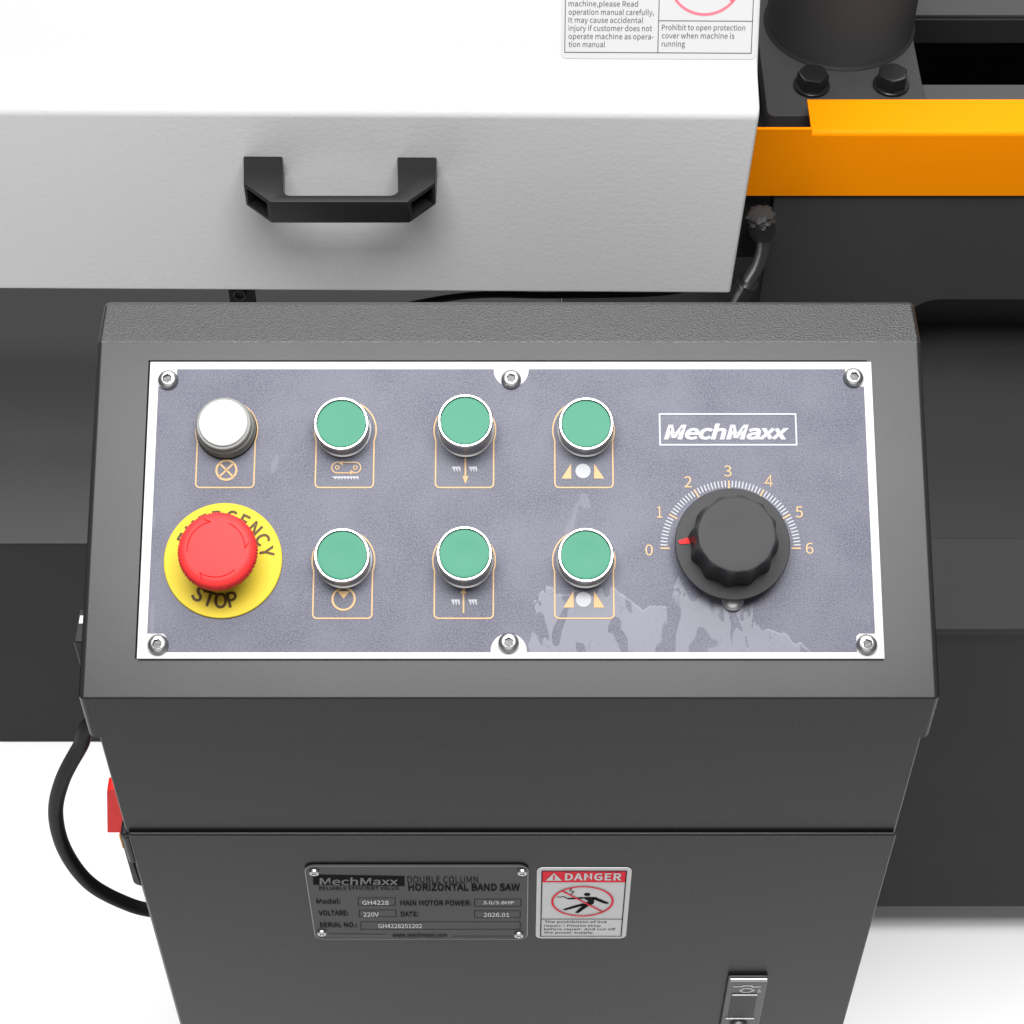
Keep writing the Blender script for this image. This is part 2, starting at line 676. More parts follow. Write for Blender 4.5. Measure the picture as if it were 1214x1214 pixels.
# ================================================================== THE SETTING
fl = link('floor', mesh([(-30, -20, 0), (30, -20, 0), (30, 40, 0), (-30, 40, 0)], [(0, 1, 2, 3)]), 'floor_white', smooth=0)
fl['kind'] = 'structure'
fl['label'] = 'plain white studio floor under the machine'

# ================================================================== SAW BED (behind the console, to the right)
BED_Y = 0.664
bed = thing('saw_bed', 'dark grey steel bed of the saw with bright yellow guard rail along its edge', 'machine bed', (0.8, 0.5, 0))
RX0, RX1 = 0.05, 2.2
BZ = 0.055
front_y = at_z(1150, 1075, BZ).y
z749 = at_y(1150, 749, front_y).z
z741 = at_y(1150, 741, front_y).z
back = at_z(1150, 637, z741 + 0.004)
# the front cabinet
link('cabinet', box(RX0, RX1, front_y + 0.0035, front_y + 0.5, BZ + 0.002, z749 - 0.17), 'paint_dark', bed)
link('cabinet_front', box(RX0, RX1, front_y, front_y + 0.003, BZ, z749), 'paint_dark', bed, bevel=0.001)
for x in (0.30, 1.2, 2.1):
    link('foot', box(x - 0.04, x + 0.04, front_y + 0.10, front_y + 0.18, 0.0, BZ - 0.0001), 'paint_black', bed)
# folded lip and the flat ledge behind it
lip = [(front_y - 0.004, z749 + 0.001), (front_y - 0.004, z741), (back.y, back.z), (back.y + 0.002, back.z - 0.010), (back.y, back.z - 0.010), (back.y - 0.002, back.z - 0.004), (front_y, z741 - 0.004), (front_y, z749 + 0.001)]
link('ledge', extrude_x(fillet(lip, [0, 0.0012, 0.002, 0, 0, 0, 0, 0], 4), RX0, RX1), 'paint_dark', bed)
# chip tray floor falling away under the bed wall
z355 = at_y(1150, 355, BED_Y).z
tz = z749 - 0.15
tray = fillet([(front_y + 0.004, tz), (BED_Y + 0.42, tz), (BED_Y + 0.42, tz + 0.12), (BED_Y + 0.425, tz + 0.12), (BED_Y + 0.425, tz - 0.01), (front_y + 0.004, tz - 0.01)], [0, 0.03, 0, 0, 0, 0], 6)
link('chip_tray', extrude_x(tray, RX0, RX1), 'paint_tray_dark', bed)
link('slot_light_block', box(0.2, RX1, BED_Y + 0.02, 0.85, 0.495, 0.50), 'gap_black', bed)  # added black plate, keeps rear light from falling through the slot
# wall of the bed with the rounded chip opening
BW = Frame((0, BED_Y, 0), (1, 0, 0), (0, 0, 1))
zy_low = at_y(1000, 232, BED_Y - 0.004).z
wl = at_y(910, 300, BED_Y).x
ox_ = at_y(1076, 362, BED_Y).x
op = at_y(1150, 356, BED_Y).z
wall = [(wl, zy_low - 0.002), (wl - 0.004, op - 0.09), (ox_, op - 0.09), (ox_, op), (RX1, op), (RX1, zy_low - 0.002)]
link('bed_wall', prism(fillet(wall, [0, 0, 0, 0.030, 0, 0], 8), -0.006, 0.0), 'paint_wall', bed, BW.m, bevel=0.0015)
zr = at_y(880, 303, BED_Y + 0.012).z
link('bracket_plate', box(wl - 0.12, wl - 0.002, BED_Y + 0.010, BED_Y + 0.016, zr, zy_low + 0.02), 'paint_black', bed)
link('inner_wall', box(RX0, RX1, 1.12, 1.13, 0.20, 0.52), 'paint_black', bed)
# yellow guard rail: folded angle with a notched flange
z158 = at_y(1100, 157, BED_Y - 0.004).z
fl_back = at_z(1100, 118, z158).y
xl = at_z(957, 118, z158).x
gy = BED_Y - 0.004
zl = at_y(920, 153.5, gy).z
rail = extrude_x(fillet([(gy, zy_low), (gy, z158), (fl_back, z158), (fl_back, z158 - 0.003), (gy + 0.003, z158 - 0.003), (gy + 0.003, zy_low)],
                        [0, 0.0045, 0, 0, 0.0015, 0], 6), xl, RX1)
bm = bmesh.new()
bm.from_mesh(rail)
bm.from_mesh(extrude_x([(gy, zy_low), (gy, zl), (gy + 0.003, zl), (gy + 0.003, zy_low)], wl - 0.16, xl))
bm.to_mesh(rail)
bm.free()
link('guard_rail', rail, 'paint_yellow', bed, smooth=22)
# ground bed surface, slot and rear beam
z_led = 0.628
y100 = at_z(1150, 100, z_led).y
link('bed_flange', box(0.34, RX1, fl_back - 0.02, y100, z_led - 0.03, z_led), 'steel_ground', bed, bevel=0.001)
rb_y = 0.93
zb0, zb1 = at_y(1150, 52, rb_y).z, at_y(1150, 23, rb_y).z
link('rear_beam', box(0.2, RX1, rb_y, rb_y + 0.16, zb0, zb1), 'paint_dark', bed, bevel=0.0015)
link('beam_cap', box(0.2, RX1, rb_y + 0.002, rb_y + 0.16, zb1 + 0.0004, zb1 + 0.004), 'steel_ground', bed, bevel=0.0008)

# ================================================================== GUIDE COLUMN
PZ = 0.635
pf = at_z(930, 137, PZ)
pl_x, pr_x = at_z(910, 137, PZ).x, at_z(1097, 118, PZ).x
cb = at_z(1000, 83, PZ)
cl_, cr_ = at_z(911, 20, PZ), at_z(1090, 20, PZ)
crad = 0.066
ccx = at_z(1000, 60, PZ).x
ccy = cb.y + crad
colm = thing('guide_column', 'thick round black column bolted to a square base plate beside the white hood', 'column', (ccx, ccy, PZ - 0.02))
link('base_plate', prism(fillet([(pl_x, pf.y), (pr_x, pf.y), (pr_x, pf.y + 0.26), (pl_x, pf.y + 0.26)], [0.006, 0.004, 0.004, 0.004], 3), PZ - 0.02, PZ),
     'paint_wall', colm, bevel=0.0012)
link('tube', lathe([(crad, 0.0002), (crad, 0.9)], 96), 'paint_wall', colm, Matrix.Translation((ccx, ccy, PZ)))
link('weld_bead', lathe([(crad + .0002, 0.0001), (crad + 0.0022, 0.0008), (crad + 0.0002, 0.003)], 96), 'paint_dark', colm, Matrix.Translation((ccx, ccy, PZ)))
hexr = lambda a, j: 1.0 / cos(((a + pi / 6) % (pi / 3)) - pi / 6)
for (px_, py_, rot) in ((962, 103, 0.35), (1056, 102, 0.9)):
    q = at_z(px_, py_, PZ)
    M = Matrix.Translation((q.x, q.y, PZ)) @ Matrix.Rotation(rot, 4, 'Z')
    bo = link('bolt', lathe([(0.0118, 0.0034), (0.0120, 0.004), (0.0120, 0.0135), (0.0112, 0.0150), (0.0098, 0.0157)], 48,
                            lambda a, j: hexr(a, j) if j < 3 else (hexr(a, j) * .5 + .56 if j == 3 else 1.0)), 'bolt_black', colm, M, smooth=25)
    link('washer', lathe([(0.0155, 0.0003), (0.0158, 0.0008), (0.0158, 0.0028), (0.0153, 0.0033)], 40), 'bolt_black', bo, M)

# ================================================================== HYDRAULIC LINE
hp_y = BED_Y - 0.022
hq = [at_y(x, y, hp_y) for (x, y) in ((903, 252), (905, 272), (905, 292), (899, 313), (888, 332), (872, 360), (850, 400))]
hose = thing('hydraulic_line', 'bent steel hydraulic tube with hex nut and crimped hose under the yellow rail', 'hose', hq[-1])
link('bent_tube', tube([hq[1], hq[2], hq[3], hq[4], hq[4] + (hq[5] - hq[4]) * .2], 0.0060, 20, 8), 'chrome', hose)


def along(a, b):
    return Matrix.Translation(a) @ (b - a).to_track_quat('Z', 'Y').to_matrix().to_4x4()


nut_a, nut_b = at_y(902, 260, hp_y), at_y(905, 280, hp_y)
ln = (nut_b - nut_a).length
link('hex_nut', lathe([(0.0088, 0), (0.0098, 0.001), (0.0098, ln - 0.002), (0.0085, ln)], 48, lambda a, j: hexr(a, j) if 0 < j < 3 else 1.0),
     'steel_blued', hose, along(nut_a, nut_b), smooth=25)
sl = link('sealing_tape', lathe([(0.0035, -0.0015), (0.0088, 0), (0.0115, .002), (0.0095, .004), (0.0122, .006), (0.0100, .0085), (0.0112, .010), (0.0085, .012)], 40,
                                lambda a, j: 1 + .10 * sin(5 * a + j * 1.9) + .06 * sin(11 * a + j)), 'plate_metal', hose,
          along(at_y(901, 252, hp_y), nut_b))
fa = hq[4] + (hq[5] - hq[4]) * .05
link('crimp_ferrule', lathe([(0.0060, 0), (0.0100, 0.0005), (0.0106, .003), (0.0098, .006), (0.0104, .009), (0.0104, .045), (0.0085, .048)], 40),
     'steel_blued', hose, along(fa, hq[5]))
link('hose_body', tube([fa + (hq[5] - fa).normalized() * .044, hq[6], at_y(800, 470, hp_y + .03)], 0.0085, 16, 6), 'rubber', hose)

# ================================================================== LEFT BASE CABINET
base_y = at_z(60, 880, 0.0).y
zt = at_y(60, 641, base_y).z
lc = thing('base_cabinet', 'low dark grey steel base cabinet with flat top under the white hood', 'cabinet', (-0.9, base_y + .4, 0))
link('body', box(-2.2, 0.0492, base_y, base_y + 0.9, 0.0, zt - 0.003), 'paint_dark', lc, bevel=0.002)
link('top_plate', box(-2.2, 0.0496, base_y - 0.002, base_y + 0.9, zt - 0.0028, zt), 'paint_tray', lc, bevel=0.001)

# ================================================================== WHITE HOOD
hx_b = HOOD.px(866, 347).x
zb = HOOD.px(607, 347).y + HOOD.o.z
zf = HOOD.px(607, 131).y + HOOD.o.z
xr_f = HOOD.px(901, 135).x


def hood_edge(x, y, d0, z0, tilt):
    """where the sight line meets a slope that starts at depth d0, height z0"""
    n = Vector((0, -sin(tilt), cos(tilt)))
    q = on_plane(x, y, (0, HY + d0, z0), n)
    return q.y - HY, q.z


d1, z1 = hood_edge(607, 80, 0.0, zf, radians(12))
d2, z2 = d1 + 0.30 * cos(radians(59)), z1 + 0.30 * sin(radians(59))
prof = [(0, zb), (0, zf), (d1, z1), (d2, z2), (d2 + 0.12, z2 + 0.004), (d2 + 0.12, zb)]
hood = thing('saw_hood', 'large white sheet metal hood with black pull handle and printed warning decal', 'machine cover', (-0.4, HY + .1, zb))


def hood_taper(d, z):
    return hx_b + (xr_f - hx_b) * min(1.0, max(0.0, (z - zb) / (zf - zb)))


HM = Matrix.Translation((0, HY, 0)) @ Matrix.Rotation(-YAW, 4, 'Z')
link('shell', extrude_x(fillet(prof, [0.003, 0.010, 0.018, 0.02, 0.01, 0], 8), -1.6, xr_f, hood_taper), 'paint_white', hood, HM, bevel=0.0022, seg=3)

# pull handle
hz = HOOD.px(404, 185).y + HOOD.o.z
HT = Frame((0, HY, hz), (cos(YAW), -sin(YAW), 0), (sin(YAW), cos(YAW), 0))


def hpx(zx, zy):
    q = HT.px(270 + zx / 4.496, 160 + zy / 4.496)
    return (q.x, min(q.y, -0.0003))


hh = hpx(600, 356)[1]
poly = [hpx(84, 105), hpx(292, 105), hpx(296, 320), hpx(908, 320), hpx(904, 105), hpx(1114, 105), hpx(1106, 255), hpx(962, 356), hpx(220, 356), hpx(84, 260)]
poly = fillet(poly, [0, 0, 0.006, 0.006, 0, 0, 0.002, 0.002, 0.002, 0.002], 4)
HTH = 0.0215
han = link('handle', prism(poly, -HTH, 0), 'plastic_black', hood, HT.m, bevel=0.0012,
           label='black plastic bridge handle with hollow chamfered corners')
# hollow pockets cut into the chamfered corners
for s in (0, 1):
    a, b = (hpx(84, 260), hpx(220, 356)) if s == 0 else (hpx(962, 356), hpx(1106, 255))
    a, b = Vector(a), Vector(b)
    t = (b - a).normalized()
    nrm = Vector((t.y, -t.x))
    if nrm.y > 0:
        nrm = -nrm
    L_ = (b - a).length
    cm = box(0.0028, L_ - 0.0028, -0.010, 0.02, -HTH + 0.0028, -0.0028)
    me = cm
    M = HT.m @ Matrix.Translation((a.x, a.y, 0)) @ Matrix((Vector((t.x, t.y, 0)), Vector((nrm.x, nrm.y, 0)), Vector((0, 0, 1)))).transposed().to_4x4()
    bm = bmesh.new()
    bm.from_mesh(me)
    bmesh.ops.transform(bm, matrix=HT.m.inverted() @ M, verts=bm.verts)
    bmesh.ops.recalc_face_normals(bm, faces=bm.faces)
    bm.to_mesh(me)
    bm.free()
    cut = bpy.data.objects.new('cutter', me)
    col.objects.link(cut)
    cut.matrix_world = HT.m
    bpy.context.view_layer.update()
    mod = han.modifiers.new('cut', 'BOOLEAN')
    mod.object = cut
    mod.solver = 'EXACT'
    bpy.context.view_layer.update()
    new = bpy.data.meshes.new_from_object(han.evaluated_get(bpy.context.evaluated_depsgraph_get()))
    han.modifiers.clear()
    old = han.data
    han.data = new
    bpy.data.meshes.remove(old)
    bpy.data.objects.remove(cut, do_unlink=True)
for p in han.data.polygons:
    p.use_smooth = True
han.data.set_sharp_from_angle(angle=radians(30))

# warning decal on the sloping face
t59 = radians(59)
HS = Frame(HM @ Vector((0, d1, z1)), (cos(YAW), -sin(YAW), 0), HM.to_3x3() @ Vector((0, cos(t59), sin(t59))))
S6 = (640, 0, 4.336)
c0, c1 = HS.px(*zp(108, 300, *S6)), HS.px(*zp(1108, 300, *S6))
top_v = c0.y + 0.105
dec = link('warning_decal', prism(fillet([(c0.x, c0.y), (c1.x, c0.y), (c1.x, top_v), (c0.x, top_v)], [0.004] * 4, 6), 0.0002, 0.0005), 'decal_white', hood, HS.m,
           label='white printed warning decal with operating notice and red ring')
pr = Print()
a, b, mdl = HS.px(*zp(128, 268, *S6)), HS.px(*zp(1086, 268, *S6)), HS.px(*zp(606, 268, *S6))
hd = HS.px(*zp(606, 106, *S6))
tv = top_v - 0.005
LW = 0.0006
pr.stroke([(a.x, a.y), (b.x, a.y), (b.x, tv), (a.x, tv)], LW, True)
pr.stroke([(mdl.x, a.y), (mdl.x, tv)], LW)
pr.stroke([(mdl.x, hd.y), (b.x, hd.y)], LW)
pr.build('border_lines', 'print_soft_black', dec, HS.at(0, 0, 0.0007))
pr = Print()
rc, rr = HS.px(836.5, -28), abs(HS.px(836.5, 17).y - HS.px(836.5, -28).y)
pr.arc(rc, rr, 0.0019, n=64)
pr.stroke([(rc.x + rr * cos(2.45), rc.y + rr * sin(2.45)), (rc.x + rr * cos(2.45 + pi), rc.y + rr * sin(2.45 + pi))], 0.0028)
pr.build('prohibition_ring', 'print_pink', dec, HS.at(0, 0, 0.0008))
for (s_, x1, y_) in (('machine,please Read', 756.4, 7.3), ('operation manual carefully,', 775.3, 17.2), ('It may cause accidental', 762.4, 26.7),
                     ('injury if customer does not', 773, 36.3), ('operate machine as opera-', 774.8, 46), ('tion manual', 717.2, 55.6)):
    text_line('notice_text', s_, HS, 674, x1, y_, 6.3, 'print_soft_black', dec, 0.0008, 0.002)
for (s_, x1, y_) in (('Prohibit to open protection', 883.4, 35.5), ('cover when machine is', 870.6, 45.3), ('running', 812.1, 55)):
    text_line('notice_text', s_, HS, 784.5, x1, y_, 6.3, 'print_soft_black', dec, 0.0008, 0.002)

# black strap with a small ring below the hood, and a slack cable
SY = 0.56
sp0, sp1 = at_y(286, 340, SY), at_y(288, 378, SY)
strap = thing('cable_strap', 'black strap with a small metal ring hanging below the hood', 'strap', sp1)
link('band', box(sp0.x - 0.011, sp0.x + 0.011, SY - .002, SY + .001, sp1.z, sp0.z + 0.02), 'rubber', strap)
rg = at_y(284, 350, SY - .0035)
link('ring', mesh([], []) if False else tube([rg + Vector((0.0045 * cos(k * pi / 8), 0, 0.0055 * sin(k * pi / 8))) for k in range(17)], 0.0008, 8, 3),
     'steel_ground', strap)
ck = link('slack_cable', tube([at_y(380, 385, 0.57), at_y(540, 352, 0.57), at_y(660, 350, 0.57), at_y(780, 347, 0.57), at_y(850, 335, 0.57)], 0.003, 12, 8), 'rubber')
ck['label'], ck['category'] = 'thin black cable lying slack in the gap below the hood', 'cable'

# ================================================================== CONTROL PEDESTAL
ped = thing('control_pedestal', 'grey steel control pedestal with sloping panel of green buttons, red stop and dial', 'control console', (0, 0.01, 0))
XC = 0.2236
prof = [(FY, BOT.z - 0.0365), (FY, BOT.z), (TOP.y, TOP.z), (TOP.y + 0.0335, TOP.z - 0.0003), (TOP.y + 0.038, TOP.z - 0.08), (TOP.y + 0.038, BOT.z - 0.0365)]
lid = link('console_lid', rounded_bar(fillet(prof, [0.0, 0.0013, 0.003, 0.006, 0, 0], 6), -XC - 0.001, XC - 0.002, 0.0032), 'paint_grey', ped, smooth=50)
# the flat top keeps a rougher orange-peel finish
lid.data.materials.append(MATS['paint_grey_rough'])
for p in lid.data.polygons:
    if p.normal.z > 0.93 or (p.normal.z > 0.3 and p.normal.y > 0.05):
        p.material_index = 1
XP = 0.2188
zd = FRO.px(604, 985).y
link('pedestal_body', box(-XP - 0.0006, XP - 0.0012, FY + 0.0004, TOP.y + 0.030, 0.0, BOT.z - 0.034), 'paint_grey', ped, bevel=0.0015)
door = link('door', box(-XP + 0.001, XP - 0.0008, FY - 0.0022, FY + 0.0002, 0.03, zd - 0.0005), 'paint_grey', ped, bevel=0.0014, label='flat front door of the pedestal')
# hinge on the door's left edge
hgz0, hgz1 = FRO.px(150, 1052).y, FRO.px(150, 990).y
hx0 = FRO.px(143, 995).x
hg = link('hinge', prism(fillet([(hx0, hgz0), (-XP - 0.0008, hgz0), (-XP - 0.0008, hgz1), (hx0, hgz1)], [0.005, 0, 0, 0.002], 4), -0.010, -0.001), 'plastic_black', ped, FRO.m, bevel=0.001)
link('hinge_pin', lathe([(0.0022, 0), (0.0026, 0.001), (0.0026, 0.028), (0.0022, 0.029)], 20), 'paint_grey', hg, Matrix.Translation((hx0 + .0035, FY + 0.0012, hgz1 - 0.030)))

# ---- faceplate
q = [PAN.px(178, 430), PAN.px(1031, 431), PAN.px(1049, 782), PAN.px(164, 782)]
xl_, xr_ = (q[0].x + q[3].x) / 2, (q[1].x + q[2].x) / 2
vt, vb = (q[0].y + q[1].y) / 2, (q[2].y + q[3].y) / 2
plate = link('faceplate', prism([(xl_, vb), (xr_, vb), (xr_, vt), (xl_, vt)], 0.0008, 0.0024), 'aluminium', ped, PAN.m, bevel=0.0003, seg=2,
             label='white edged aluminium faceplate with grained blue-grey overlay')
link('painted_edge_shadow', prism([(xl_ - 0.0012, vb + 0.0006), (xr_ - 0.002, vb + 0.0006), (xr_ - 0.002, vt + 0.0014), (xl_ - 0.0012, vt + 0.0014)], 0.0001, 0.0007), 'gap_black', plate, PAN.m)  # dark sheet painting a shadow line along the plate's top and left edges
H0 = 0.0026
pa, pb = PAN.px(189, 439), PAN.px(1044, 774)
ex0, ex1 = PAN.px(189.5, 600).x - 0.0044, PAN.px(1028, 600).x + 0.0015
ex0 = (PAN.px(189, 441).x + PAN.px(175, 774).x) / 2
ex1 = (PAN.px(1021, 441).x + PAN.px(1039, 774).x) / 2
et, eb = PAN.px(600, 439.5).y, PAN.px(600, 774).y
SC = [(199, 450), (606, 449.5), (1012, 447.5), (187, 764), (603, 762), (1028, 764)]
sp = [PAN.px(x, y, 0.004) for x, y in SC]
rt = 0.0094


def tab(cx, cy, edge, r, d):
    """half-round bite taken out of the overlay's edge"""
    hw = sqrt(max(0, r * r - (edge - cy) ** 2))
    a0 = atan2(edge - cy, -hw)
    a1 = atan2(edge - cy, hw)
    n = 14
    if d > 0:
        if a0 < 0:
            a0 += 2 * pi
        a1 += 2 * pi
        return [(cx + r * cos(a0 + (a1 - a0) * i / n), cy + r * sin(a0 + (a1 - a0) * i / n)) for i in range(n + 1)]
    if a1 > 0:
        a1 -= 2 * pi
    out = [(cx + r * cos(a), cy + r * sin(a)) for a in [atan2(edge - cy, hw) + (((atan2(edge - cy, -hw) - atan2(edge - cy, hw)) % (2 * pi))) * i / n for i in range(n + 1)]]
    return out


cn = 0.0098
ol = []
ol += [(ex0 + cn, et)] + tab(sp[1].x, et - .0006, et, rt, 1) + [(ex1 - cn, et), (ex1 - cn, et - cn + .0015), (ex1 - cn + .0015, et - cn), (ex1, et - cn)]
ol += [(ex1, eb + cn), (ex1 - cn + .0015, eb + cn), (ex1 - cn, eb + cn - .0015), (ex1 - cn, eb)] + tab(sp[4].x, eb + .0006, eb, rt, -1)
ol += [(ex0 + cn, eb), (ex0 + cn, eb + cn - .0015), (ex0 + cn - .0015, eb + cn), (ex0, eb + cn), (ex0, et - cn), (ex0 + cn - .0015, et - cn), (ex0 + cn, et - cn + .0015)]
link('overlay', prism(ol, 0.00242, H0), 'panel_film', plate, PAN.m, smooth=0)

# screws
sk = [(0.0054, 0.0), (0.0054, 0.0006), (0.0051, 0.0014), (0.0043, 0.0023), (0.0033, 0.0028), (0.0026, 0.0029), (0.0024, 0.0027), (0.0023, 0.0012)]
scr = lathe(sk, 36, lambda a, j: 1.0 if j < 5 else hexr(a, j) * .92)
scr.materials.append(MATS['screw_steel'])
sock = lathe([(0.0023, 0.0), (0.0023, 0.0001)], 36, lambda a, j: hexr(a, j) * .92)
ringm = lathe([(0.0027, 0.0), (0.0029, 0.00012), (0.0027, 0.0002)], 36)
for i, s in enumerate(sp):
    o = link('screw', scr, 'screw_steel', plate, PAN.at(s.x, s.y, H0 + 0.0006) @ Matrix.Rotation(i * 1.3, 4, 'Z'), smooth=30)
    link('socket_shade', sock, 'bolt_black', plate, PAN.at(s.x, s.y, H0 + 0.0006 + 0.00125) @ Matrix.Rotation(i * 1.3, 4, 'Z'), smooth=0)  # dark disc painted in for the shade inside the screw's hex recess

# ---- brand lettering
PH = H0 + 0.00025
S5 = (750, 470, 4.671)
pr = Print()
c = [PAN.px(*zp(x, y, *S5)) for (x, y) in ((145, 106), (894, 106), (898, 272), (149, 276))]
pr.stroke([(c[0].x + .0002, c[0].y), (c[1].x + .0004, c[0].y), (c[1].x + .0004, c[3].y), (c[0].x + .0002, c[3].y)], 0.0009, True)
pr.build('logo_frame', 'print_white', plate, PAN.at(0, 0, PH))
b0 = zp(172, 150, *S5) + zp(868, 240, *S5)
text_fit('logo_text', 'MechMaxx', PAN, b0, 'print_white', plate, PH, bold=0.042, shear=0.22, spacing=0.98)

# ---- dial scale
dc = PAN.px(865.5, 651.5)
ro = abs(PAN.px(782.5, 651.5).x - dc.x)
mi, ma = Print(), Print()
for k in range(61):
    a = pi - pi * k / 60
    big = k % 10 == 0
    r0 = ro - (0.0049 if big else 0.0036)
    w = 0.0008 if big else 0.00062
    (ma if big else mi).stroke([(dc.x + r0 * cos(a), dc.y + r0 * sin(a)), (dc.x + ro * cos(a), dc.y + ro * sin(a))], w)
mi.build('scale_ticks', 'print_white', plate, PAN.at(0, 0, PH))
ma.build('scale_marks', 'print_cream', plate, PAN.at(0, 0, PH))
p = Print()
fx = lambda a, b: PAN.px(910.6 + a, 571.5 + b)
p.stroke([fx(2.2, 6.8), fx(2.2, -6.2), fx(-4.2, 3.0), fx(5.0, 3.0)], 0.00058)
p.build('scale_number', 'print_cream', plate, PAN.at(0, 0, PH))
for (d_, x, y) in (('0', 769.5, 652), ('1', 781.9, 607), ('2', 815.7, 571.2), ('3', 862.8, 558.4), ('5', 947.4, 607), ('6', 959.8, 650)):
    hw = 3.0 if d_ == '1' else 4.4
    text_fit('scale_number', d_, PAN, (x - hw, y - 6.6, x + hw, y + 6.6), 'print_cream', plate, PH)

# ---- button surrounds and symbols
U = [PAN.px(x, 512).x for x in (269.6, 410.0, 551.2, 691.6)]
U2 = [None, PAN.px(407.6, 666).x, PAN.px(550.3, 666).x, PAN.px(692.0, 666).x]
V1, V2 = PAN.px(604, 512).y, PAN.px(604, 666).y


def surround(u, v, vbot):
    p = Print()
    R, hw, cr = 0.0164, 0.0154, 0.0022
    a = math.acos(hw / R)
    pts = [(u + R * cos(t), v + R * sin(t)) for t in [-a + (pi + 2 * a) * i / 40 for i in range(41)]]
    pts += [(u - hw, vbot + cr)] + [(u - hw + cr - cr * cos(t), vbot + cr - cr * sin(t)) for t in (.4, .8, 1.2)] + [(u - hw + cr, vbot)]
    pts += [(u + hw - cr, vbot)] + [(u + hw - cr + cr * sin(t), vbot + cr - cr * cos(t)) for t in (.4, .8, 1.2)] + [(u + hw, vbot + cr)]
    p.stroke(pts, 0.00075, True)
    p.build('button_surround', 'print_cream', plate, PAN.at(0, 0, PH))


vb1, vb2 = PAN.px(604, 579.6).y, PAN.px(604, 734.3).y
for i in range(4):
    surround(U[i], V1, vb1)
for i in range(1, 4):
    surround(U2[i], V2, vb2)
S3, S4 = (160, 410, 3.47), (460, 410, 3.113)
P3 = lambda x, y: PAN.px(*zp(x, y, *S3))
P4 = lambda x, y: PAN.px(*zp(x, y, *S4))
SW = 0.0010
# crossed circle
p = Print()
c, r = P3(379, 517), 0.0053
p.arc(c, r, SW * 1.15)
for a in (pi / 4, 3 * pi / 4):
    p.stroke([(c.x - r * cos(a), c.y - r * sin(a)), (c.x + r * cos(a), c.y + r * sin(a))], SW)
p.build('lamp_symbol', 'print_cream', plate, PAN.at(0, 0, PH))
# blade running round two wheels
p = Print()
l, rgt = P3(834, 507), P3(908, 507)
hr = 0.0029
st = [(l.x + hr * cos(t), l.y + hr * sin(t)) for t in [pi / 2 + pi * i / 14 for i in range(15)]]
st += [(rgt.x + hr * cos(t), l.y + hr * sin(t)) for t in [-pi / 2 + pi * i / 14 for i in range(15)]]
p.stroke(st, 0.0006, True)
p.arc(l, 0.0010, 0.0005, n=16)
p.arc((rgt.x, l.y), 0.0010, 0.0005, n=16)
p.poly([P3(840, 488), P3(856, 478), P3(856, 498)])
p.poly([P3(904, 526), P3(888, 516), P3(888, 536)])
p.build('blade_drive_symbol', 'print_cream', plate, PAN.at(0, 0, PH + .0001))
p = Print()
p.poly([P3(815, 543), P3(922, 543), P3(921, 548), P3(816, 548)])
for k in range(8):
    x = 820 + k * 13
    p.poly([P3(x, 547.5), P3(x + 10, 547.5), P3(x + 9, 557)])
p.build('blade_teeth_symbol', 'print_white', plate, PAN.at(0, 0, PH))


def comb(x0, x1, y0, y1, arrow_x, ya, yb):
    p = Print()
    for (s, e) in ((x0[0], x0[1]), (x1[0], x1[1])):
        p.poly([P4(s, y0), P4(e, y0), P4(e, y0 + 5), P4(s, y0 + 5)])
        for k in range(3):
            w = (e - s) / 3
            p.poly([P4(s + k * w + 1, y0 + 4.8), P4(s + (k + 1) * w, y0 + 4.8), P4(s + (k + 1) * w, y1)])
    p.build('blade_symbol', 'print_white', plate, PAN.at(0, 0, PH))
    p = Print()
    d = 1 if yb > ya else -1
    p.stroke([P4(arrow_x, ya), P4(arrow_x, yb - 28 * d)], 0.0009)
    p.poly([P4(arrow_x - 11, yb - 29 * d), P4(arrow_x + 11, yb - 29 * d), P4(arrow_x, yb)])
    p.build('arrow_symbol', 'print_cream', plate, PAN.at(0, 0, PH + .0001))


comb((237, 268), (299, 329), 451, 472, 286, 417, 515)
comb((234, 265), (297, 328), 940, 963, 279, 990, 890)


def clamp_symbol(tl, tr, c):
    p = Print()
    p.poly([P4(*t) for t in tl])
    p.poly([P4(*t) for t in tr])
    p.build('clamp_symbol', 'print_cream', plate, PAN.at(0, 0, PH))
    p = Print()
    p.disc(P4(*c), 0.0040)
    p.build('workpiece_symbol', 'print_white', plate, PAN.at(0, 0, PH))


clamp_symbol([(640, 495), (676, 495), (675, 440)], [(760, 440), (760, 495), (797, 495)], (719, 467))
clamp_symbol([(647, 970), (685, 970), (684, 908)], [(759, 908), (759, 970), (798, 970)], (721, 940))
p = Print()
p.arc(P3(860, 1046), 0.0058, SW * 1.1)
p.poly([P3(834, 1014), P3(886, 1014), P3(860, 1045)])
p.poly([P3(846, 978), P3(874, 978), P3(860, 990)])
p.build('pump_symbol', 'print_cream', plate, PAN.at(0, 0, PH + .0001))

# ---- push buttons
def push_button(u, v, h, rot=0.0):
    M = PAN.at(u, v, H0) @ Matrix.Rotation(rot, 4, 'Z')
    rb = 0.0147
    bz = link('push_button', lathe([(0.0150, 0.0002), (0.0150, 0.0012), (0.0142, 0.0016), (0.0142, h - 0.0035), (rb, h - 0.0030), (rb, h - 0.0006), (rb - 0.0006, h),
                                    (0.0134, h), (0.0131, h - 0.0004), (0.0131, h - 0.0030)], 72), 'chrome', ped, M, label='green push button in chrome bezel')
    link('button_cap', lathe([(0.0128, h - 0.0032), (0.0129, h - 0.0012), (0.0127, h - 0.0008), (0.0116, h - 0.0006), (0.006, h - 0.0009), (0.001, h - 0.0010)], 64),
         'plastic_green', bz, M)


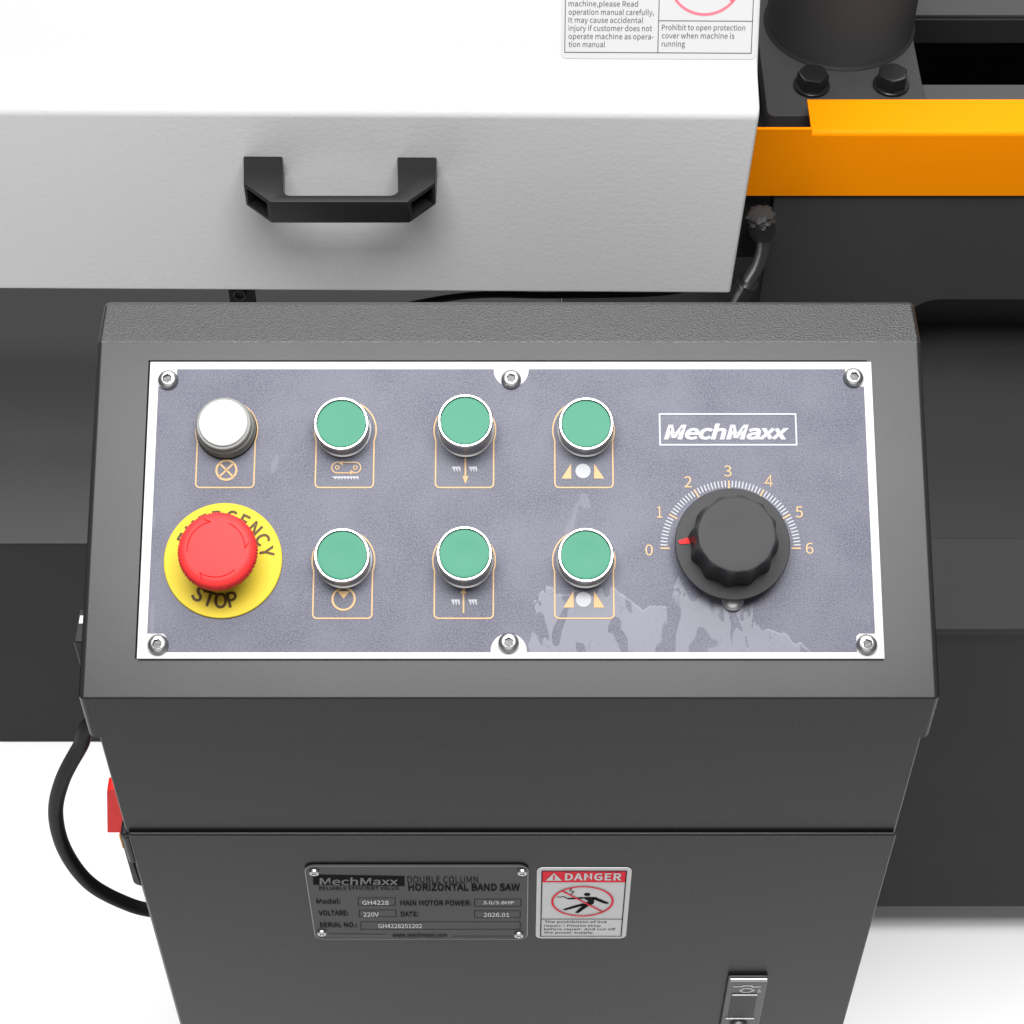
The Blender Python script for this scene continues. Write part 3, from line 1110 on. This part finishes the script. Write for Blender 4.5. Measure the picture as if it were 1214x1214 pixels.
for i, h in ((1, 0.0130), (2, 0.0185), (3, 0.0130)):
    dx = (0, -0.0012, 0.0006, 0.0010)[i]
    push_button(U[i] + dx, V1, h, i)
for i, h in ((1, 0.0130), (2, 0.0170), (3, 0.0135)):
    push_button(U2[i] + (0, 0.0002, 0.0005, 0.0006)[i], V2, h, i)

# ---- indicator lamp
M = PAN.at(U[0], V1, H0)
il = link('indicator_lamp', lathe([(0.0156, 0.0002), (0.0158, 0.0016), (0.0152, 0.0030), (0.0152, 0.0036), (0.0155, 0.0042), (0.0155, 0.0075), (0.0152, 0.0084), (0.0146, 0.0088), (0.0147, 0.0110), (0.0145, 0.0124), (0.0140, 0.0130), (0.0126, 0.0130)], 72),
          'lens_rim', ped, M, label='white indicator lamp with translucent grey collar')
link('collar_gasket', lathe([(0.0161, 0.00005), (0.0162, 0.0008), (0.0159, 0.0012)], 64), 'rubber', il, M)
link('lens_cap', lathe([(0.0126, 0.0128), (0.0126, 0.0142), (0.0121, 0.0149), (0.0110, 0.0152), (0.006, 0.0154), (0.001, 0.0155)], 64), 'plastic_white', il, M)

# ---- emergency stop
ec = PAN.px(264.3, 664.2, H0 + .001)
M = PAN.at(ec.x, ec.y, H0) @ Matrix.Rotation(radians(-9), 4, 'Z')
rd = 0.0310
es = link('emergency_stop', lathe([(rd, 0.0001), (rd, 0.0010), (rd - 0.0004, 0.0014)], 96), 'plastic_yellow', ped, M, label='red mushroom emergency stop on a round yellow plate')
stem_m = lathe([(0.0125, 0.0015), (0.0125, 0.010), (0.0105, 0.011), (0.0105, 0.0155)], 48)
link('stem', stem_m, 'plastic_black', es, M)
hr_ = 0.0205
teeth = lambda a, j: (1.0 + 0.010 * (1 if sin(a * 72) > 0 else -1)) if 2 <= j <= 4 else 1.0
link('mushroom_head', lathe([(0.0120, 0.0150), (0.0175, 0.0160), (hr_ - 0.0003, 0.0185), (hr_, 0.0200), (hr_ - 0.0002, 0.0222), (hr_ - 0.0008, 0.0243), (hr_ - 0.0018, 0.0257),
                             (hr_ - 0.0032, 0.0266), (0.0158, 0.0269), (0.008, 0.0271), (0.0008, 0.0272)], 288, teeth), 'plastic_red', es, M, smooth=50)
p = Print()
ar = 0.0148
for (a0, a1) in ((radians(75), radians(10)), (radians(195), radians(112)), (radians(322), radians(246))):
    pts = [(ar * cos(a0 + (a1 - a0) * i / 14), ar * sin(a0 + (a1 - a0) * i / 14)) for i in range(15)]
    p.stroke(pts, 0.0004)
    tip, d = Vector(pts[-1]), (Vector(pts[-1]) - Vector(pts[-2])).normalized()
    nn = Vector((-d.y, d.x))
    p.stroke([tip, tip - d * 0.003 + nn * 0.002], 0.0004)
p.build('turn_arrows', 'red_engraved', es, M @ Matrix.Translation((0, 0, 0.02725)))


def arc_text(txt, radius, centre_deg, step_deg, size, flip):
    n = len(txt)
    vv, ff = [], []
    for i, ch in enumerate(txt):
        me = text_mesh(ch, 0.030)
        xs = [v.co.x for v in me.vertices]
        cx = (max(xs) + min(xs)) / 2
        k = i - (n - 1) / 2
        if flip:
            ang = radians(centre_deg + k * step_deg)
            R = Matrix.Rotation(ang + pi / 2, 2)
        else:
            ang = radians(centre_deg - k * step_deg)
            R = Matrix.Rotation(ang - pi / 2, 2)
        c = Vector((cos(ang), sin(ang))) * radius
        off = len(vv)
        for v in me.vertices:
            q = R @ Vector(((v.co.x - cx) * size * 0.96, (v.co.y - 0.36) * size)) + c
            vv.append((q.x, q.y, v.co.z))
        ff += [tuple(off + j for j in pl.vertices) for pl in me.polygons]
    me = bpy.data.meshes.new('t')
    me.from_pydata(vv, [], ff)
    return me


link('warning_text', arc_text('EMERGENCY', 0.0233, 90, 17.5, 0.0098, False), 'print_brown', es, M @ Matrix.Translation((0, 0, 0.0016)), smooth=0)
link('stop_text', arc_text('STOP', 0.0217, 270, 16.2, 0.0106, True), 'print_brown', es, M @ Matrix.Translation((0, 0, 0.0016)), smooth=0)

# ---- speed dial
M = PAN.at(dc.x, dc.y, H0)
kn = link('speed_dial', lathe([(0.0294, 0.0080), (0.0299, 0.0085), (0.0300, 0.0100), (0.0296, 0.0106), (0.020, 0.0112), (0.012, 0.0114)], 96), 'plastic_knob', ped, M,
          label='large black fluted dial knob on a round skirt')
link('shaft', lathe([(0.0065, 0.0001), (0.0065, 0.0079)], 24), 'steel_dark', kn, M)
sc = lambda amp: (lambda a: 1.0 - amp * abs(cos(a * 6)) ** 1.0)
kr = 0.0234
flute = lambda a, j: 1.0 - (0.060 if j < 5 else (0.035 if j == 5 else 0.022 if j == 6 else 0.02)) * (1 - abs(sin(a * 6)))* 1.0
link('knob', lathe([(kr, 0.0113), (kr, 0.0135), (kr - 0.0004, 0.018), (kr - 0.0008, 0.023), (kr - 0.0012, 0.027), (kr - 0.0022, 0.0300), (kr - 0.0032, 0.0313), (kr - 0.0042, 0.0316), (0.012, 0.0314), (0.001, 0.0313)],
                   240, lambda a, j: (1.0 - (0.07 if j < 5 else 0.05 if j == 5 else 0.03) * abs(cos(a * 6)) ** 1.4) if j < 8 else 1.0), 'plastic_knob', kn, M @ Matrix.Rotation(0.1, 4, 'Z'), smooth=40)
p = Print()
m0 = [PAN.px(*zp(x, y, *S5), H0 + .0112) - dc for (x, y) in ((252, 800), (300, 783), (326, 796), (322, 815), (262, 818))]
p.poly(m0)
p.build('pointer_mark', 'pointer_red', kn, M @ Matrix.Translation((0, 0, 0.0115)))
sn = PAN.px(868.8, 711.5, 0.004)
link('locating_screw', lathe([(0.0058, 0.0001), (0.0058, 0.002), (0.0048, 0.0034), (0.0030, 0.0042), (0.0008, 0.0045)], 32), 'chrome', plate, PAN.at(sn.x, sn.y, H0))

# ---- nameplate on the door
S7 = (360, 1015, 4.336)
FH = 0.0008
DF = Frame((0, FY - 0.0022, 0), (1, 0, 0), (0, 0, 1))
nq = [DF.px(*zp(x, y, *S7)) for (x, y) in ((3, 38), (1160, 40), (1148, 418), (58, 416))]
n0x, n1x = (nq[0].x + nq[3].x) / 2, (nq[1].x + nq[2].x) / 2
n0y, n1y = (nq[2].y + nq[3].y) / 2, (nq[0].y + nq[1].y) / 2
npl = link('nameplate', prism(fillet([(n0x, n0y), (n1x, n0y), (n1x, n1y), (n0x, n1y)], [0.006] * 4, 6), 0.0002, 0.0013), 'plate_metal', ped, DF.m, bevel=0.0005, seg=2,
           label='dark metal machine nameplate with engraved specifications')
Z7 = lambda a, b, c, d: zp(a, b, *S7) + zp(c, d, *S7)
P7 = lambda x, y: DF.px(*zp(x, y, *S7))
p = Print()
p.poly([P7(48, 84), P7(519, 92), P7(520, 143), P7(50, 136)])
p.build('logo_block', 'print_black', npl, DF.at(0, 0, 0.0015))
NH = 0.0017
text_fit('logo_text', 'MechMaxx', DF, Z7(80, 96, 487, 136), 'plate_mid', npl, NH, bold=0.02, shear=0.1, h_plane=0)
for (s_, bx, bo, mt) in (('RELIABLE EFFICIENT VALUE', (80, 144, 492, 163), 0.01, 'print_black'), ('DOUBLE COLUMN', (534, 93, 897, 127), 0.0, 'print_black'),
                         ('HORIZONTAL BAND SAW', (538, 131, 1112, 167), 0.028, 'print_black'), ('Model:', (66, 208, 190, 234), 0.02, 'print_black'),
                         ('GH4228', (302, 215, 438, 237), 0.008, 'plate_light'), ('MAIN MOTOR POWER:', (497, 217, 860, 243), 0.024, 'print_black'),
                         ('3.0/3.8HP', (922, 216, 1082, 238), 0.008, 'plate_light'), ('VOLTARE:', (78, 269, 230, 294), 0.024, 'print_black'),
                         ('220V', (307, 276, 387, 298), 0.008, 'plate_light'), ('DATE:', (500, 275, 590, 299), 0.024, 'print_black'),
                         ('2026.01', (926, 278, 1057, 300), 0.008, 'plate_light'), ('SERIAL NO.:', (82, 330, 275, 354), 0.024, 'print_black'),
                         ('GH4228251202', (384, 335, 609, 357), 0.008, 'plate_light'), ('www.mechmaxx.com', (457, 384, 738, 405), 0.02, 'print_black')):
    text_fit('engraved_text', s_, DF, Z7(*bx), mt, npl, NH, bold=bo, h_plane=0)
p = Print()
for (a, b, c, d) in ((281, 203, 471, 243), (879, 210, 1117, 248), (287, 266, 475, 301), (879, 270, 1113, 306), (295, 327, 1113, 366)):
    p.stroke([P7(a, b), P7(c, b), P7(c, d), P7(a, d)], 0.0004, True)
p.stroke([P7(130, 388), P7(425, 391)], 0.0004)
p.stroke([P7(765, 401), P7(1080, 401)], 0.0004)
p.build('entry_boxes', 'print_black', npl, DF.at(0, 0, 0.0015))
p = Print()
p.stroke(fillet([(n0x + .0003, n0y + .0003), (n1x - .0003, n0y + .0003), (n1x - .0003, n1y - .0003), (n0x + .0003, n1y - .0003)], [0.0057] * 4, 6), 0.0006, True)
p.build('painted_rim_highlight', 'rim_highlight', npl, DF.at(0, 0, 0.0015))  # painted highlight: pale line for the reflection on the plate's bevelled edge
riv = lathe([(0.0031, 0.0), (0.0031, 0.0005), (0.0027, 0.0013), (0.0017, 0.0017), (0.0012, 0.0017), (0.0010, 0.0010)], 24)
for (x, y) in ((55, 70), (1124, 70), (94, 382), (1106, 392)):
    w = P7(x, y)
    link('rivet', riv, 'screw_steel', npl, DF.at(w.x, w.y, 0.0014))

# ---- danger sign
S8 = (630, 1020, 9.338)
P8 = lambda x, y: DF.px(*zp(x, y, *S8))
dq = [P8(70, 68), P8(1118, 76), P8(1040, 858), P8(40, 850)]
e0x, e1x = (dq[0].x + dq[3].x) / 2, (dq[1].x + dq[2].x) / 2
e0y, e1y = (dq[2].y + dq[3].y) / 2, (dq[0].y + dq[1].y) / 2
sg = link('danger_sign', prism(fillet([(e0x, e0y), (e1x, e0y), (e1x, e1y), (e0x, e1y)], [0.004] * 4, 6), 0.0002, 0.0006), 'sign_white', ped, DF.m,
          label='white danger sticker with red header and struck-out falling figure')
SH = 0.0008
i0, i1 = P8(110, 465).x, P8(1022, 465).x
j1, j0 = P8(560, 104).y, P8(560, 827).y
jr, jd = P8(560, 230).y, P8(560, 636).y
p = Print()
p.poly([(i0, jr), (i1, jr), (i1, j1), (i0, j1)])
p.build('red_header', 'print_red', sg, DF.at(0, 0, SH))
p = Print()
p.stroke([(i0, j0), (i1, j0), (i1, j1), (i0, j1)], 0.0006, True)
p.stroke([(i0, jd), (i1, jd)], 0.0006)
p.build('border_lines', 'print_black', sg, DF.at(0, 0, SH + .0002))
p = Print()
p.poly([P8(158, 207), P8(338, 207), P8(250, 122)])
p.build('warning_triangle', 'sign_white', sg, DF.at(0, 0, SH + .0003))
text_fit('exclamation_mark', '!', DF, zp(236, 145, *S8) + zp(262, 198, *S8), 'print_red', sg, SH + .0005, bold=0.03, h_plane=0)
text_fit('danger_text', 'DANGER', DF, zp(372, 123, *S8) + zp(998, 205, *S8), 'sign_white', sg, SH + .0003, bold=0.035, h_plane=0, spacing=1.05)
for (s_, bx) in (('The prohibition of live', (146, 655, 835, 688)), ('repair ! Please stop', (140, 699, 765, 728)), ('before repair. And cut off', (138, 737, 930, 768)), ('the power supply.', (140, 774, 690, 805))):
    text_fit('sign_text', s_, DF, zp(*bx[:2], *S8) + zp(*bx[2:], *S8), 'print_black', sg, SH, bold=0.006, h_plane=0)
p = Print()
p.disc(P8(617, 365), 0.0019, 20)
p.poly([P8(560, 398), P8(640, 392), P8(700, 395), P8(690, 465), P8(640, 490), P8(585, 470), P8(630, 440)])
p.poly([P8(395, 405), P8(500, 400), P8(570, 394), P8(575, 410), P8(500, 418), P8(400, 419)])
p.poly([P8(660, 394), P8(710, 394), P8(858, 458), P8(840, 470), P8(800, 464), P8(700, 425)])
p.poly([P8(600, 455), P8(655, 478), P8(570, 535), P8(520, 572), P8(482, 566), P8(530, 520)])
p.poly([P8(570, 462), P8(600, 480), P8(500, 508), P8(380, 540), P8(342, 532), P8(450, 495)])
p.stroke([P8(280, 393), P8(320, 396), P8(355, 388), P8(400, 410)], 0.0007)
p.stroke([P8(447, 298), P8(425, 322), P8(470, 335), P8(440, 362)], 0.0007)
p.build('falling_figure', 'print_black', sg, DF.at(0, 0, SH))
p = Print()
rc = P8(565, 436)
rx_, ry_ = abs(P8(900, 436).x - rc.x), abs(P8(565, 275).y - P8(565, 600).y) / 2
p.stroke([(rc.x + rx_ * cos(2 * pi * i / 56), (P8(565, 275).y + P8(565, 600).y) / 2 + ry_ * sin(2 * pi * i / 56)) for i in range(56)], 0.0013, True)
p.stroke([P8(340, 322), P8(792, 556)], 0.0012)
p.build('prohibition_ring', 'print_red', sg, DF.at(0, 0, SH + .0003))

# ---- door latch
S9 = (840, 1130, 13.49)
P9 = lambda x, y: DF.px(*zp(x, y, *S9))
lt0, lt1 = P9(255, 700).x, P9(880, 700).x
ltop = P9(600, 340).y
lat = link('door_latch', prism(fillet([(lt0, ltop - 0.085), (lt1, ltop - 0.085), (lt1, ltop), (lt0, ltop)], [0.003, 0.003, 0.002, 0.002], 4), 0.0002, 0.0035), 'latch_metal', ped, DF.m, bevel=0.0010,
           label='pressed metal door latch with key screw')
link('top_rim', tube([DF.m @ Vector((lt0 + .001, ltop - .0005, .0032)), DF.m @ Vector((lt1 - .001, ltop - .0005, .0032))], 0.0014, 12, 1), 'screw_steel', lat)
r0, r1 = P9(335, 750).x, P9(740, 750).x
rt_, rb_ = P9(560, 580).y, P9(560, 945).y
link('paddle', prism([(r0, rb_), (r1, rb_), (r1, rt_), (r0, rt_)], 0.0036, 0.0040), 'paint_grey', lat, DF.m, bevel=0.0003)
link('paddle_edge', prism([(r0, rt_), (r1, rt_), (r1, rt_ + .0012), (r0, rt_ + .0012)], 0.0036, 0.0046), 'screw_steel', lat, DF.m, bevel=0.0003)
link('paddle_edge', prism([(r0 - .0015, rb_ - .0012), (r1 + .001, rb_ - .0012), (r1 + .001, rb_), (r0 - .0015, rb_)], 0.0036, 0.0046), 'screw_steel', lat, DF.m, bevel=0.0003)
w = P9(470, 1055)
link('key_screw', lathe([(0.0058, 0.0), (0.0058, 0.002), (0.0046, 0.0036), (0.002, 0.0042), (0.0006, 0.0043)], 32), 'screw_steel', lat, DF.at(w.x, w.y, 0.0038))
p = Print()
p.stroke([P9(390, 452), P9(520, 452), P9(560, 438), P9(680, 436), P9(700, 458), P9(832, 454)], 0.0012)
p.stroke([P9(500, 515), P9(560, 480), P9(650, 478), P9(720, 512), P9(640, 540), P9(540, 542)], 0.0010, True)
p.stroke([P9(770, 535), P9(832, 535)], 0.0010)
p.disc(P9(805, 505), 0.0008, 12)
p.build('stamped_mark', 'plate_light', lat, DF.at(0, 0, 0.0037))

# ---- isolator switch, side box on the pedestal
sy_ = 0.035
i_a, i_b = at_y(128, 928, sy_), at_y(140, 981, sy_)
ix = -XP - 0.0008
xo = at_y(143, 985, sy_).x
sw = link('isolator_switch', box(xo, ix, sy_ - 0.006, sy_ + 0.004, at_y(143, 997, sy_).z, at_y(143, 982, sy_).z), 'plastic_orange', ped, bevel=0.0006, label='red and yellow isolator switch on the side')
ha, hb = at_y(127.6, 930, sy_), at_y(128.2, 981, sy_)
SWF = Frame((0, sy_, 0), (1, 0, 0), (0, 0, 1))
link('red_handle', prism(fillet([(hb.x, hb.z), (ix, hb.z), (ix, ha.z), (ha.x, ha.z)], [0.0005, 0, 0, 0.003], 3), -0.006, 0.004), 'handle_red', sw, SWF.m, bevel=0.0006)
k0, k1 = at_y(90, 741, 0.075), at_y(104, 800, 0.075)
jb = link('junction_box', box(k0.x, -XP - 0.0008, 0.062, 0.088, k1.z, k0.z), 'plastic_black', ped, bevel=0.0012)
k2 = at_z(97, 735, k0.z)
link('white_tag', box(k2.x - 0.0014, k2.x + 0.0030, k2.y - 0.003, k2.y + 0.003, k0.z, k0.z + 0.0006), 'plastic_white', jb)

# ================================================================== POWER CABLE
cy_ = 0.03
cp = [(140, 800), (116, 850), (95, 885), (74, 925), (66, 965), (77, 1008), (105, 1046), (145, 1069), (185, 1080), (230, 1086)]
pts = [at_y(x, y, cy_) for (x, y) in cp]
pts[0].x = max(pts[0].x, -XP + 0.02)
pts[-1].x = max(pts[-1].x, -XP + 0.01)
pc = link('power_cable', tube(pts, 0.0051, 20, 10), 'rubber')
pc['label'], pc['category'] = 'thick black power cable looping out beside the pedestal', 'cable'
